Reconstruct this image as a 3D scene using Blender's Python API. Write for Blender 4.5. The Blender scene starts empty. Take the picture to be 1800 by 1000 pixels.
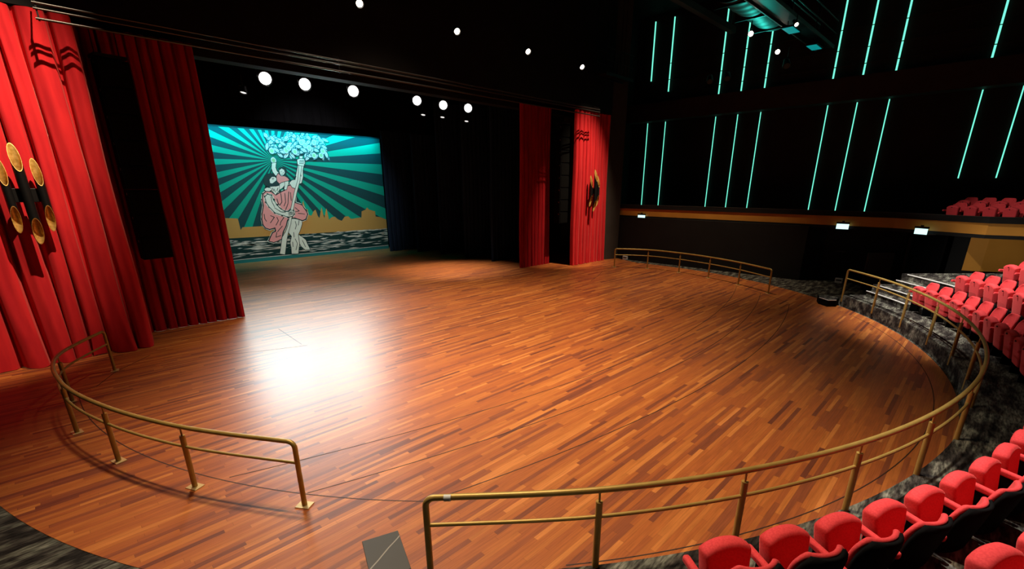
import bpy, math, random
from mathutils import Vector, Matrix
from mathutils.geometry import tessellate_polygon
PI = math.pi
sc = bpy.context.scene
COL = sc.collection
D2R = math.radians

# ------------------------------------------------------------------ camera
cd = bpy.data.cameras.new('camera'); cam = bpy.data.objects.new('camera', cd); COL.objects.link(cam)
cd.sensor_fit = 'HORIZONTAL'; cd.sensor_width = 36.0; cd.lens = 816.7 / 1800 * 36.0
cd.shift_x = -12.2 / 1800; cd.shift_y = 100.0 / 1800
cd.clip_start = 0.05; cd.clip_end = 200
cam.location = (-11.254, -12.6, 4.219)
cam.rotation_euler = (PI / 2 - 0.321686, 0, -0.79193)
sc.camera = cam
sc.view_settings.view_transform = 'Standard'; sc.view_settings.look = 'None'
sc.view_settings.gamma = 1.0; sc.view_settings.exposure = 0.0
sc.view_settings.use_curve_mapping = False
sc.cycles.use_denoising = True
sc.cycles.max_bounces = 6
sc.cycles.sample_clamp_indirect = 4.0
w = bpy.data.worlds.new('hall_dark'); sc.world = w; w.use_nodes = True
w.node_tree.nodes['Background'].inputs[0].default_value = (0.6, 0.5, 0.45, 1)
w.node_tree.nodes['Background'].inputs[1].default_value = 0.004

# ------------------------------------------------------------------ materials
MATS = {}
def mat(name, col, rough=0.6, metal=0.0, spec=0.5, emis=None, estr=0.0, sheen=0.0):
    m = bpy.data.materials.new(name); m.use_nodes = True
    b = m.node_tree.nodes['Principled BSDF']
    b.inputs['Base Color'].default_value = (*col, 1); b.inputs['Roughness'].default_value = rough
    b.inputs['Metallic'].default_value = metal; b.inputs['Specular IOR Level'].default_value = spec
    if sheen:
        b.inputs['Sheen Weight'].default_value = sheen; b.inputs['Sheen Roughness'].default_value = 0.4
        b.inputs['Sheen Tint'].default_value = (1, 0.35, 0.3, 1)
    if emis:
        b.inputs['Emission Color'].default_value = (*emis, 1); b.inputs['Emission Strength'].default_value = estr
    MATS[name] = m
    return m
def nodes(m):
    nt = m.node_tree
    return nt, nt.nodes, nt.links, nt.nodes['Principled BSDF']
def noisy(m, c1, c2, scale, stretch=(1, 1, 1), detail=6, lo=0.35, hi=0.65, bump=0.0, extra=None):
    nt, N, L, b = nodes(m)
    tc = N.new('ShaderNodeTexCoord'); mp = N.new('ShaderNodeMapping'); mp.inputs['Scale'].default_value = stretch
    nz = N.new('ShaderNodeTexNoise'); nz.inputs['Scale'].default_value = scale; nz.inputs['Detail'].default_value = detail
    rp = N.new('ShaderNodeValToRGB')
    rp.color_ramp.elements[0].position = lo; rp.color_ramp.elements[0].color = (*c1, 1)
    rp.color_ramp.elements[1].position = hi; rp.color_ramp.elements[1].color = (*c2, 1)
    for pos, c in (extra or ()):
        e = rp.color_ramp.elements.new(pos); e.color = (*c, 1)
    L.new(tc.outputs['Object'], mp.inputs['Vector']); L.new(mp.outputs[0], nz.inputs['Vector'])
    L.new(nz.outputs['Fac'], rp.inputs[0]); L.new(rp.outputs[0], b.inputs['Base Color'])
    if bump:
        bm = N.new('ShaderNodeBump'); bm.inputs['Strength'].default_value = bump; bm.inputs['Distance'].default_value = 0.01
        L.new(nz.outputs['Fac'], bm.inputs['Height']); L.new(bm.outputs[0], b.inputs['Normal'])
    return rp, nz

# stage planks, all running across the stage
m = mat('stage_planks', (0.4, 0.12, 0.04), 0.3)
nt, N, L, b = nodes(m)
def mth(op, a, c=None, d=None):
    n = N.new('ShaderNodeMath'); n.operation = op
    for i, v in enumerate((a, c, d)):
        if v is None: continue
        if isinstance(v, (int, float)): n.inputs[i].default_value = v
        else: L.new(v, n.inputs[i])
    return n.outputs[0]
tc = N.new('ShaderNodeTexCoord'); sx = N.new('ShaderNodeSeparateXYZ'); L.new(tc.outputs['Object'], sx.inputs[0])
PW = 0.072
yr = mth('DIVIDE', sx.outputs['Y'], PW); row = mth('FLOOR', yr)
w1 = N.new('ShaderNodeTexWhiteNoise'); w1.noise_dimensions = '1D'; L.new(row, w1.inputs['W'])
ln = mth('MULTIPLY_ADD', w1.outputs['Value'], 0.9, 0.85)
u = mth('DIVIDE', mth('MULTIPLY_ADD', w1.outputs['Value'], 37.0, sx.outputs['X']), ln)
idx = mth('FLOOR', u)
cb = N.new('ShaderNodeCombineXYZ'); L.new(idx, cb.inputs[0]); L.new(row, cb.inputs[1])
w2 = N.new('ShaderNodeTexWhiteNoise'); w2.noise_dimensions = '2D'; L.new(cb.outputs[0], w2.inputs['Vector'])
rp = N.new('ShaderNodeValToRGB'); L.new(w2.outputs['Value'], rp.inputs[0])
els = rp.color_ramp.elements
els[0].position = 0.0; els[0].color = (0.150, 0.040, 0.020, 1)
els[1].position = 1.0; els[1].color = (0.58, 0.20, 0.05, 1)
for p_, c_ in ((0.10, (0.24, 0.064, 0.024)), (0.3, (0.35, 0.093, 0.024)), (0.65, (0.39, 0.108, 0.024)), (0.88, (0.45, 0.140, 0.030)), (0.96, (0.53, 0.18, 0.040))):
    e = els.new(p_); e.color = (*c_, 1)
mp = N.new('ShaderNodeMapping'); mp.inputs['Scale'].default_value = (1.2, 22, 1); L.new(tc.outputs['Object'], mp.inputs[0])
gn = N.new('ShaderNodeTexNoise'); gn.inputs['Scale'].default_value = 2.0; gn.inputs['Detail'].default_value = 5; L.new(mp.outputs[0], gn.inputs['Vector'])
gr = mth('MULTIPLY_ADD', gn.outputs['Fac'], 0.9, 0.52)
fy = mth('FRACT', yr); fu = mth('MULTIPLY', mth('FRACT', u), ln)
gap = mth('MULTIPLY', mth('GREATER_THAN', fy, 0.035), mth('GREATER_THAN', fu, 0.004))
gap = mth('MULTIPLY_ADD', gap, 0.45, 0.55)
val = mth('MULTIPLY', gr, gap)
mx = N.new('ShaderNodeMix'); mx.data_type = 'RGBA'; mx.blend_type = 'MULTIPLY'; mx.inputs['Factor'].default_value = 1.0
L.new(rp.outputs[0], mx.inputs['A']); L.new(val, mx.inputs['B']); L.new(mx.outputs['Result'], b.inputs['Base Color'])
b.inputs['Roughness'].default_value = 0.40
b.inputs['Specular IOR Level'].default_value = 0.5

m = mat('mottled_carpet', (0.03, 0.03, 0.028), 0.95, spec=0.1)
rp_, nz_ = noisy(m, (0.022, 0.019, 0.018), (0.20, 0.195, 0.165), 2.4, (0.8, 2.4, 1.5), 8, 0.40, 0.66, 0.5, [(0.50, (0.065, 0.058, 0.052)), (0.57, (0.115, 0.118, 0.098))])
nt, N, L, b = nodes(m)
tc = N.new('ShaderNodeTexCoord'); fn_ = N.new('ShaderNodeTexNoise'); fn_.inputs['Scale'].default_value = 14; fn_.inputs['Detail'].default_value = 6
mp = N.new('ShaderNodeMapping'); mp.inputs['Scale'].default_value = (0.5, 2.6, 1); L.new(tc.outputs['Object'], mp.inputs[0]); L.new(mp.outputs[0], fn_.inputs['Vector'])
r2 = N.new('ShaderNodeValToRGB'); r2.color_ramp.elements[0].position = 0.36; r2.color_ramp.elements[0].color = (0.30, 0.28, 0.28, 1); r2.color_ramp.elements[1].position = 0.64; r2.color_ramp.elements[1].color = (1.35, 1.35, 1.3, 1)
L.new(fn_.outputs['Fac'], r2.inputs[0])
mx = N.new('ShaderNodeMix'); mx.data_type = 'RGBA'; mx.blend_type = 'MULTIPLY'; mx.inputs['Factor'].default_value = 1.0
L.new(rp_.outputs[0], mx.inputs['A']); L.new(r2.outputs[0], mx.inputs['B']); L.new(mx.outputs['Result'], b.inputs['Base Color'])
m = mat('carpet_riser', (0.03, 0.03, 0.028), 0.95, spec=0.1)
noisy(m, (0.012, 0.011, 0.011), (0.085, 0.08, 0.068), 3.0, (2.2, 2.2, 1.0), 9, 0.36, 0.70, 0.5)
m = mat('red_velvet', (0.55, 0.012, 0.02), 0.85, spec=0.15, sheen=0.25)
noisy(m, (0.46, 0.011, 0.018), (0.58, 0.017, 0.022), 6.0, (1, 1, 0.15), 4)
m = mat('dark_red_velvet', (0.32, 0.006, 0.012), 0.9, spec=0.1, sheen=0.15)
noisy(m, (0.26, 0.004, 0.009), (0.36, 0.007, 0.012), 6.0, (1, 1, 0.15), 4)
m = mat('seat_fabric', (0.6, 0.03, 0.035), 0.8, spec=0.2, sheen=0.2)
noisy(m, (0.62, 0.042, 0.050), (0.70, 0.055, 0.062), 60.0, (1, 1, 1), 3, 0.4, 0.6, 0.05)
m = mat('navy_drape', (0.006, 0.011, 0.022), 0.95, spec=0.05)
noisy(m, (0.010, 0.020, 0.042), (0.014, 0.027, 0.054), 4.0, (1, 1, 0.2), 3)
m = mat('black_cloth', (0.004, 0.004, 0.006), 0.95, spec=0.05)
noisy(m, (0.0015, 0.0015, 0.0022), (0.0025, 0.0025, 0.0035), 4.0, (1, 1, 0.2), 3)
m = mat('wall_black', (0.012, 0.012, 0.012), 0.6, spec=0.3)
noisy(m, (0.010, 0.010, 0.010), (0.014, 0.014, 0.014), 1.0, (1, 1, 1), 4)
m = mat('black_paint', (0.006, 0.0055, 0.005), 0.75, spec=0.2)
noisy(m, (0.005, 0.0045, 0.004), (0.007, 0.0065, 0.006), 1.5, (1, 1, 1), 4)
m = mat('charcoal_paint', (0.04, 0.032, 0.027), 0.7, spec=0.2)
noisy(m, (0.036, 0.028, 0.023), (0.044, 0.035, 0.030), 1.2, (1, 1, 1), 4)
m = mat('ochre_panel', (0.30, 0.13, 0.02), 0.55, spec=0.3)
noisy(m, (0.40, 0.175, 0.022), (0.46, 0.205, 0.028), 0.8, (1, 1, 1), 3)
m = mat('rail_bronze', (0.42, 0.27, 0.07), 0.42, 0.4, 0.5)
noisy(m, (0.38, 0.25, 0.062), (0.46, 0.30, 0.08), 5.0, (1, 1, 1), 3)
mat('base_plate_bronze', (0.62, 0.45, 0.20), 0.45, 0.4)
mat('black_metal', (0.012, 0.012, 0.013), 0.45, 0.6)
mat('black_plastic', (0.004, 0.004, 0.0045), 0.8, spec=0.05)
mat('dark_bolt', (0.03, 0.004, 0.006), 0.5)
mat('rig_tube', (0.06, 0.054, 0.05), 0.35, 0.7)
mat('grey_pipe', (0.35, 0.33, 0.31), 0.38, 0.85)
mat('silver_edge', (0.75, 0.74, 0.72), 0.45, 0.3)
mat('white_plastic', (0.55, 0.57, 0.57), 0.5)
mat('gold_lining', (0.85, 0.52, 0.14), 0.38, 0.45)
noisy(MATS['gold_lining'], (0.65, 0.36, 0.07), (0.95, 0.62, 0.20), 14.0, (1, 1, 1), 5)
mat('speaker_grille', (0.004, 0.004, 0.004), 0.9, 0.0, 0.05)
mat('seam_line', (0.03, 0.011, 0.006), 0.6)
m = mat('grey_marble', (0.11, 0.10, 0.09), 0.5, spec=0.3)
nt, N, L, b = nodes(m)
tc = N.new('ShaderNodeTexCoord'); wv = N.new('ShaderNodeTexWave'); wv.bands_direction = 'DIAGONAL'; wv.inputs['Scale'].default_value = 0.9
wv.inputs['Distortion'].default_value = 0.8; wv.inputs['Detail'].default_value = 3; wv.inputs['Phase Offset'].default_value = 1.2
rp = N.new('ShaderNodeValToRGB'); rp.color_ramp.elements[0].position = 0.9985; rp.color_ramp.elements[0].color = (0.055, 0.048, 0.042, 1)
rp.color_ramp.elements[1].position = 1.0; rp.color_ramp.elements[1].color = (0.30, 0.27, 0.23, 1)
mp = N.new('ShaderNodeMapping'); mp.inputs['Rotation'].default_value = (0, 0, PI / 2); L.new(tc.outputs['Object'], mp.inputs[0]); L.new(mp.outputs[0], wv.inputs['Vector']); L.new(wv.outputs['Fac'], rp.inputs[0]); L.new(rp.outputs[0], b.inputs['Base Color'])
mat('teal_led', (0.0, 0.1, 0.08), 0.5, emis=(0.19, 1.0, 0.72), estr=1.2)
mat('sign_glow', (0.1, 0.2, 0.2), 0.5, emis=(0.62, 1.0, 0.97), estr=1.4)
mat('lamp_white', (0.8, 0.8, 0.8), 0.3, emis=(1, 0.99, 0.97), estr=5)
mat('lamp_warm', (0.8, 0.8, 0.8), 0.3, emis=(1, 0.86, 0.68), estr=14)
mat('lamp_small', (0.8, 0.8, 0.8), 0.3, emis=(1, 0.97, 0.93), estr=1.2)
mat('duct_metal', (0.07, 0.09, 0.09), 0.5, 0.3)
mat('teal_panel', (0.1, 0.4, 0.4), 0.5, emis=(0.0, 0.45, 0.45), estr=0.5)
m = mat('cloth_print', (0.5, 0.5, 0.5), 0.9, spec=0.1)
nt, N, L, b = nodes(m)
at = N.new('ShaderNodeVertexColor'); at.layer_name = 'print'; L.new(at.outputs[0], b.inputs['Base Color'])

# ------------------------------------------------------------------ mesh building
def tag(o, label=None, cat=None, group=None, kind=None):
    if label: o['label'] = label
    if cat: o['category'] = cat
    if group: o['group'] = group
    if kind: o['kind'] = kind
    return o
class MB:
    def __init__(s): s.v = []; s.f = []; s.c = []
    def add(s, vs, fs):
        b = len(s.v); s.v += [tuple(v) for v in vs]; s.f += [tuple(b + i for i in f) for f in fs]; return s
    def box(s, c, size, rz=0.0, rx=0.0):
        M = Matrix.Translation(c) @ Matrix.Rotation(rz, 4, 'Z') @ Matrix.Rotation(rx, 4, 'X')
        x, y, z = (k / 2 for k in size)
        vs = [M @ Vector(p) for p in ((-x, -y, -z), (x, -y, -z), (x, y, -z), (-x, y, -z), (-x, -y, z), (x, -y, z), (x, y, z), (-x, y, z))]
        return s.add(vs, ((0, 3, 2, 1), (4, 5, 6, 7), (0, 1, 5, 4), (1, 2, 6, 5), (2, 3, 7, 6), (3, 0, 4, 7)))
    def prism(s, poly, z0, z1):
        n = len(poly)
        a = sum(poly[i][0] * poly[(i + 1) % n][1] - poly[(i + 1) % n][0] * poly[i][1] for i in range(n))
        if a < 0: poly = poly[::-1]
        vs = [(x, y, z0) for x, y in poly] + [(x, y, z1) for x, y in poly]
        tri = tessellate_polygon([[Vector((x, y, 0)) for x, y in poly]])
        fs = []
        for t in tri:
            p = [poly[i] for i in t]
            ar = (p[1][0] - p[0][0]) * (p[2][1] - p[0][1]) - (p[2][0] - p[0][0]) * (p[1][1] - p[0][1])
            t = t if ar > 0 else t[::-1]
            fs.append(tuple(n + i for i in t)); fs.append(tuple(reversed(t)))
        for i in range(n): j = (i + 1) % n; fs.append((i, j, n + j, n + i))
        return s.add(vs, fs)
    def tube(s, path, r, n=10, cap=True):
        P = [Vector(p) for p in path]; k = len(P)
        rr = r if isinstance(r, (list, tuple)) else [r] * k
        T = []
        for i in range(k):
            t = (P[min(i + 1, k - 1)] - P[max(i - 1, 0)]); T.append(t.normalized())
        ref = Vector((0, 0, 1)) if abs(T[0].z) < 0.9 else Vector((1, 0, 0))
        nrm = T[0].cross(ref).normalized(); vs = []
        for i in range(k):
            nrm = (nrm - T[i] * nrm.dot(T[i])).normalized(); bi = T[i].cross(nrm)
            for j in range(n):
                a = 2 * PI * j / n; vs.append(P[i] + (nrm * math.cos(a) + bi * math.sin(a)) * rr[i])
        fs = [(i * n + j, i * n + (j + 1) % n, (i + 1) * n + (j + 1) % n, (i + 1) * n + j) for i in range(k - 1) for j in range(n)]
        if cap: fs.append(tuple(range(n - 1, -1, -1))); fs.append(tuple((k - 1) * n + j for j in range(n)))
        return s.add(vs, fs)
    def grid(s, fn, nu, nv, close=False):
        vs = [fn(i / nu, j / nv) for j in range(nv + 1) for i in range(nu + 1)]
        fs = [(j * (nu + 1) + i, j * (nu + 1) + i + 1, (j + 1) * (nu + 1) + i + 1, (j + 1) * (nu + 1) + i) for j in range(nv) for i in range(nu)]
        return s.add(vs, fs)
    def mesh(s, name, smooth=False, angle=None):
        me = bpy.data.meshes.new(name); me.from_pydata(s.v, [], s.f); me.validate(); me.update()
        if smooth:
            for p in me.polygons: p.use_smooth = True
            if angle: me.set_sharp_from_angle(angle=D2R(angle))
        return me
    def build(s, name, m, parent=None, smooth=False, angle=40, bevel=0.0, seg=2, solid=0.0, subd=0):
        me = s.mesh(name, smooth, angle); me.materials.append(MATS[m])
        o = bpy.data.objects.new(name, me); COL.objects.link(o)
        if parent: o.parent = parent
        if solid: md = o.modifiers.new('thick', 'SOLIDIFY'); md.thickness = solid; md.offset = 0
        if bevel:
            md = o.modifiers.new('round', 'BEVEL'); md.width = bevel; md.segments = seg; md.limit_method = 'ANGLE'; md.angle_limit = D2R(40)
        if subd: md = o.modifiers.new('soft', 'SUBSURF'); md.levels = subd; md.render_levels = subd
        return o
def empty(name, loc, rz=0.0, label=None, cat=None, group=None, rot=None):
    o = bpy.data.objects.new(name, None); COL.objects.link(o); o.location = loc; o.empty_display_size = 0.1
    o.rotation_euler = rot or (0, 0, rz)
    return tag(o, label, cat, group)
def dup(root, loc, rz, label, group=None):
    r = root.copy(); COL.objects.link(r); r.location = loc; r.rotation_euler = (0, 0, rz); r['label'] = label
    if group: r['group'] = group
    for ch in list(root.children):
        c = ch.copy(); COL.objects.link(c); c.parent = r
        for g in list(ch.children):
            d = g.copy(); COL.objects.link(d); d.parent = c
    return r
def struct(mb, name, m, **k):
    o = mb.build(name, m, **k); o['kind'] = 'structure'; return o
def pol(R, deg, cy=0.0):  # angle 0 faces straight down the hall, positive toward +X
    a = D2R(deg); return (R * math.sin(a), cy - R * math.cos(a))
def arc(R, a0, a1, n, cy=0.0): return [pol(R, a0 + (a1 - a0) * i / n, cy) for i in range(n + 1)]
NTH = 'first second third fourth fifth sixth seventh eighth ninth tenth eleventh twelfth thirteenth fourteenth fifteenth'.split()
# ------------------------------------------------------------------ setting: floors
R0 = 13.0
MB().box((0, -1, -0.11), (46, 50, 0.2)); fl = MB().box((2, -2, -0.106), (44, 46, 0.2)); struct(fl, 'floor_carpet', 'mottled_carpet')
poly = arc(R0, -97, 97, 120) + [(13.6, 3.3), (13.6, 18.6), (-13.9, 18.6), (-13.9, 3.3), (-12.95, 2.0)]
struct(MB().prism(poly, -0.05, 0.0), 'floor_stage', 'stage_planks')
# seams of the lift platforms and of the ring around them
sm = MB()
def strip(path, wd=0.016):
    for a, b in zip(path, path[1:]):
        dx, dy = b[0] - a[0], b[1] - a[1]; l = math.hypot(dx, dy)
        sm.box(((a[0] + b[0]) / 2, (a[1] + b[1]) / 2, 0.001), (l + 0.01, wd, 0.003), math.atan2(dy, dx))
RS = 11.42
left_arc = arc(RS, -93, -46.3, 44, 0.1)
strip(left_arc); strip([(-x, y) for x, y in left_arc])
strip([left_arc[0], (-11.1, 0.75), (-10.7, 1.55), (-9.9, 2.4)]); strip([(11.4, 0.5), (11.1, 0.75), (10.7, 1.55), (9.9, 2.4)])
strip(arc(12.62, -38, 38, 60))
def lift(y0):
    pts = []
    for i in range(-60, 61):
        x = 10.2 * i / 60; y = y0 + x * x / 62
        if math.hypot(x, y - 0.1) < RS: pts.append((x, y))
    strip(pts)
for y0 in (-6.80, -7.82, -8.91): lift(y0)
strip([(-9.03, 1.3), (-7.6, 0.62), (-6.66, 0.27)]); strip([(-6.64, 2.5), (-6.73, 0.48)]); strip([(9.03, 1.3), (7.6, 0.62), (6.66, 0.27)]); strip([(6.64, 2.5), (6.73, 0.48)])
struct(sm, 'trim_1', 'seam_line')

# seating platform: annular tiers with carpet treads and risers
def annulus(mb, r0, r1, a0, a1, z0, z1, n=60):
    mb.prism(arc(r0, a0, a1, n) + arc(r1, a1, a0, n), z0, z1)
TIER_R = [13.06, 14.13, 15.10, 16.08, 17.06, 18.6]
for k in range(5):
    t = MB()
    a = 44.9 if k < 3 else 36.5
    annulus(t, TIER_R[k], TIER_R[k + 1] if k != 2 else 19.6, -a, a, 0.0 if k == 0 else 0.38 + 0.4 * (k - 1), 0.4 + 0.4 * k)
    struct(t, f'floor_tier_{k + 1}', 'mottled_carpet' if k else 'mottled_carpet')
NOSE = MB()
def nosing(r, a0, a1, z):
    NOSE.tube([(*p, z) for p in arc(r, a0, a1, 10)], 0.022, 6)
st = MB()
for sgn in (1, -1):
    for k in range(2):
        a, b_ = sorted((sgn * 35.4, sgn * 43.9))
        annulus(st, TIER_R[k + 1] - 0.36, TIER_R[k + 1] + 0.02, a, b_, 0.39 + 0.4 * k, 0.6 + 0.4 * k, 10)
        nosing(TIER_R[k + 1] - 0.365, a, b_, 0.6 + 0.4 * k); nosing(TIER_R[k + 1] - 0.005, a, b_, 0.8 + 0.4 * k)
struct(st, 'floor_aisle_steps', 'mottled_carpet'); struct(NOSE, 'trim_2', 'silver_edge')

# ------------------------------------------------------------------ setting: walls
H = 15.0
struct(MB().box((2, 0, H + 0.1), (44, 42, 0.2)), 'ceiling', 'black_paint')
wl = MB().box((20.95, -4.8, 8.8), (0.3, 25, 12.4))
struct(wl, 'wall_side', 'wall_black')
struct(MB().box((20.36, -4.8, 9.03), (0.86, 24.5, 1.12)), 'wall_side_band', 'charcoal_paint')
# proscenium: header over the opening, piers beyond the outer curtains
struct(MB().box((0, 5.55, 11.45), (27.2, 0.5, 7.1)), 'wall_proscenium', 'black_paint')
struct(MB().box((0, 3.62, 11.49), (24.8, 0.12, 7.02)), 'wall_header', 'black_paint')
pier = MB().prism([(12.5, 3.72), (13.62, 3.42), (13.62, 7.7), (13.3, 7.7), (13.3, 4.2), (12.5, 4.2)], 0, H)
struct(pier, 'wall_pier', 'charcoal_paint')
struct(MB().prism([(-13.62, 3.9), (-13.0, 3.9), (-13.0, 4.5), (-13.62, 4.5)], 0, H), 'wall_pier_near', 'charcoal_paint')
struct(MB().prism([(13.62, 7.5), (20.8, 7.5), (20.8, 7.7), (13.62, 7.7)], 0, H), 'wall_return', 'black_paint')
# dark wall under the balcony, turning back at the aisle
lw = MB().prism([(13.64, 7.48), (13.64, -6.7), (14.5, -7.3), (14.75, -9.2), (14.9, -10.2), (16.4, -10.2), (16.4, 7.48)], 0, 2.5)
struct(lw, 'wall_under_balcony', 'black_paint')
# shallow panel joint lines on that wall
jt = MB().box((14.60, -7.7, 1.38), (0.06, 0.9, 0.03), -0.12); struct(jt, 'trim_3', 'charcoal_paint')
struct(MB().box((16.5, -11.2, 1.25), (0.25, 2.6, 2.4)), 'wall_aisle_end', 'black_paint')
# ochre wall behind the stalls, folded
og = MB().prism([(13.09, -12.2), (13.24, -12.7), (13.89, -13.87), (14.9, -16.0), (15.2, -16.0), (15.2, -12.2)], 1.2, 2.42)
struct(og, 'wall_stalls_back', 'ochre_panel')
# stage house
struct(MB().box((0, 18.7, 7.5), (27.8, 0.2, 15)), 'wall_stage_back', 'black_paint')
struct(MB().box((13.75, 11.4, 7.5), (0.3, 14.6, 15)), 'wall_wing', 'black_paint')
struct(MB().box((-13.95, 11.4, 7.5), (0.3, 14.6, 15)), 'wall_wing_near', 'black_paint')

# balcony front: ochre fascia, black parapet with a thin cap, soffit
FP = [(13.85, 7.4), (13.85, -9.75), (12.55, -12.55), (12.85, -13.9), (13.6, -17.0)]
def offs(path, d):
    out = []
    for i, p in enumerate(path):
        a = path[max(i - 1, 0)]; b = path[min(i + 1, len(path) - 1)]
        dx, dy = b[0] - a[0], b[1] - a[1]; l = math.hypot(dx, dy); out.append((p[0] - dy / l * d, p[1] + dx / l * d))
    return out
def ribbon(path, d0, d1): return offs(path, d0) + offs(path, d1)[::-1]
struct(MB().prism(ribbon(FP, 0, 0.25), 2.58, 2.98), 'wall_balcony_fascia', 'ochre_panel')
struct(MB().prism(ribbon(FP, -0.05, 0.25), 2.98, 3.19), 'wall_balcony_parapet', 'black_paint')
struct(MB().prism(ribbon(FP, -0.06, 0.05), 3.19, 3.205), 'trim_4', 'charcoal_paint')
struct(MB().prism(FP + [(20.78, -17.0), (20.78, 7.4)], 2.45, 2.58), 'floor_balcony', 'black_paint')

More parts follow.
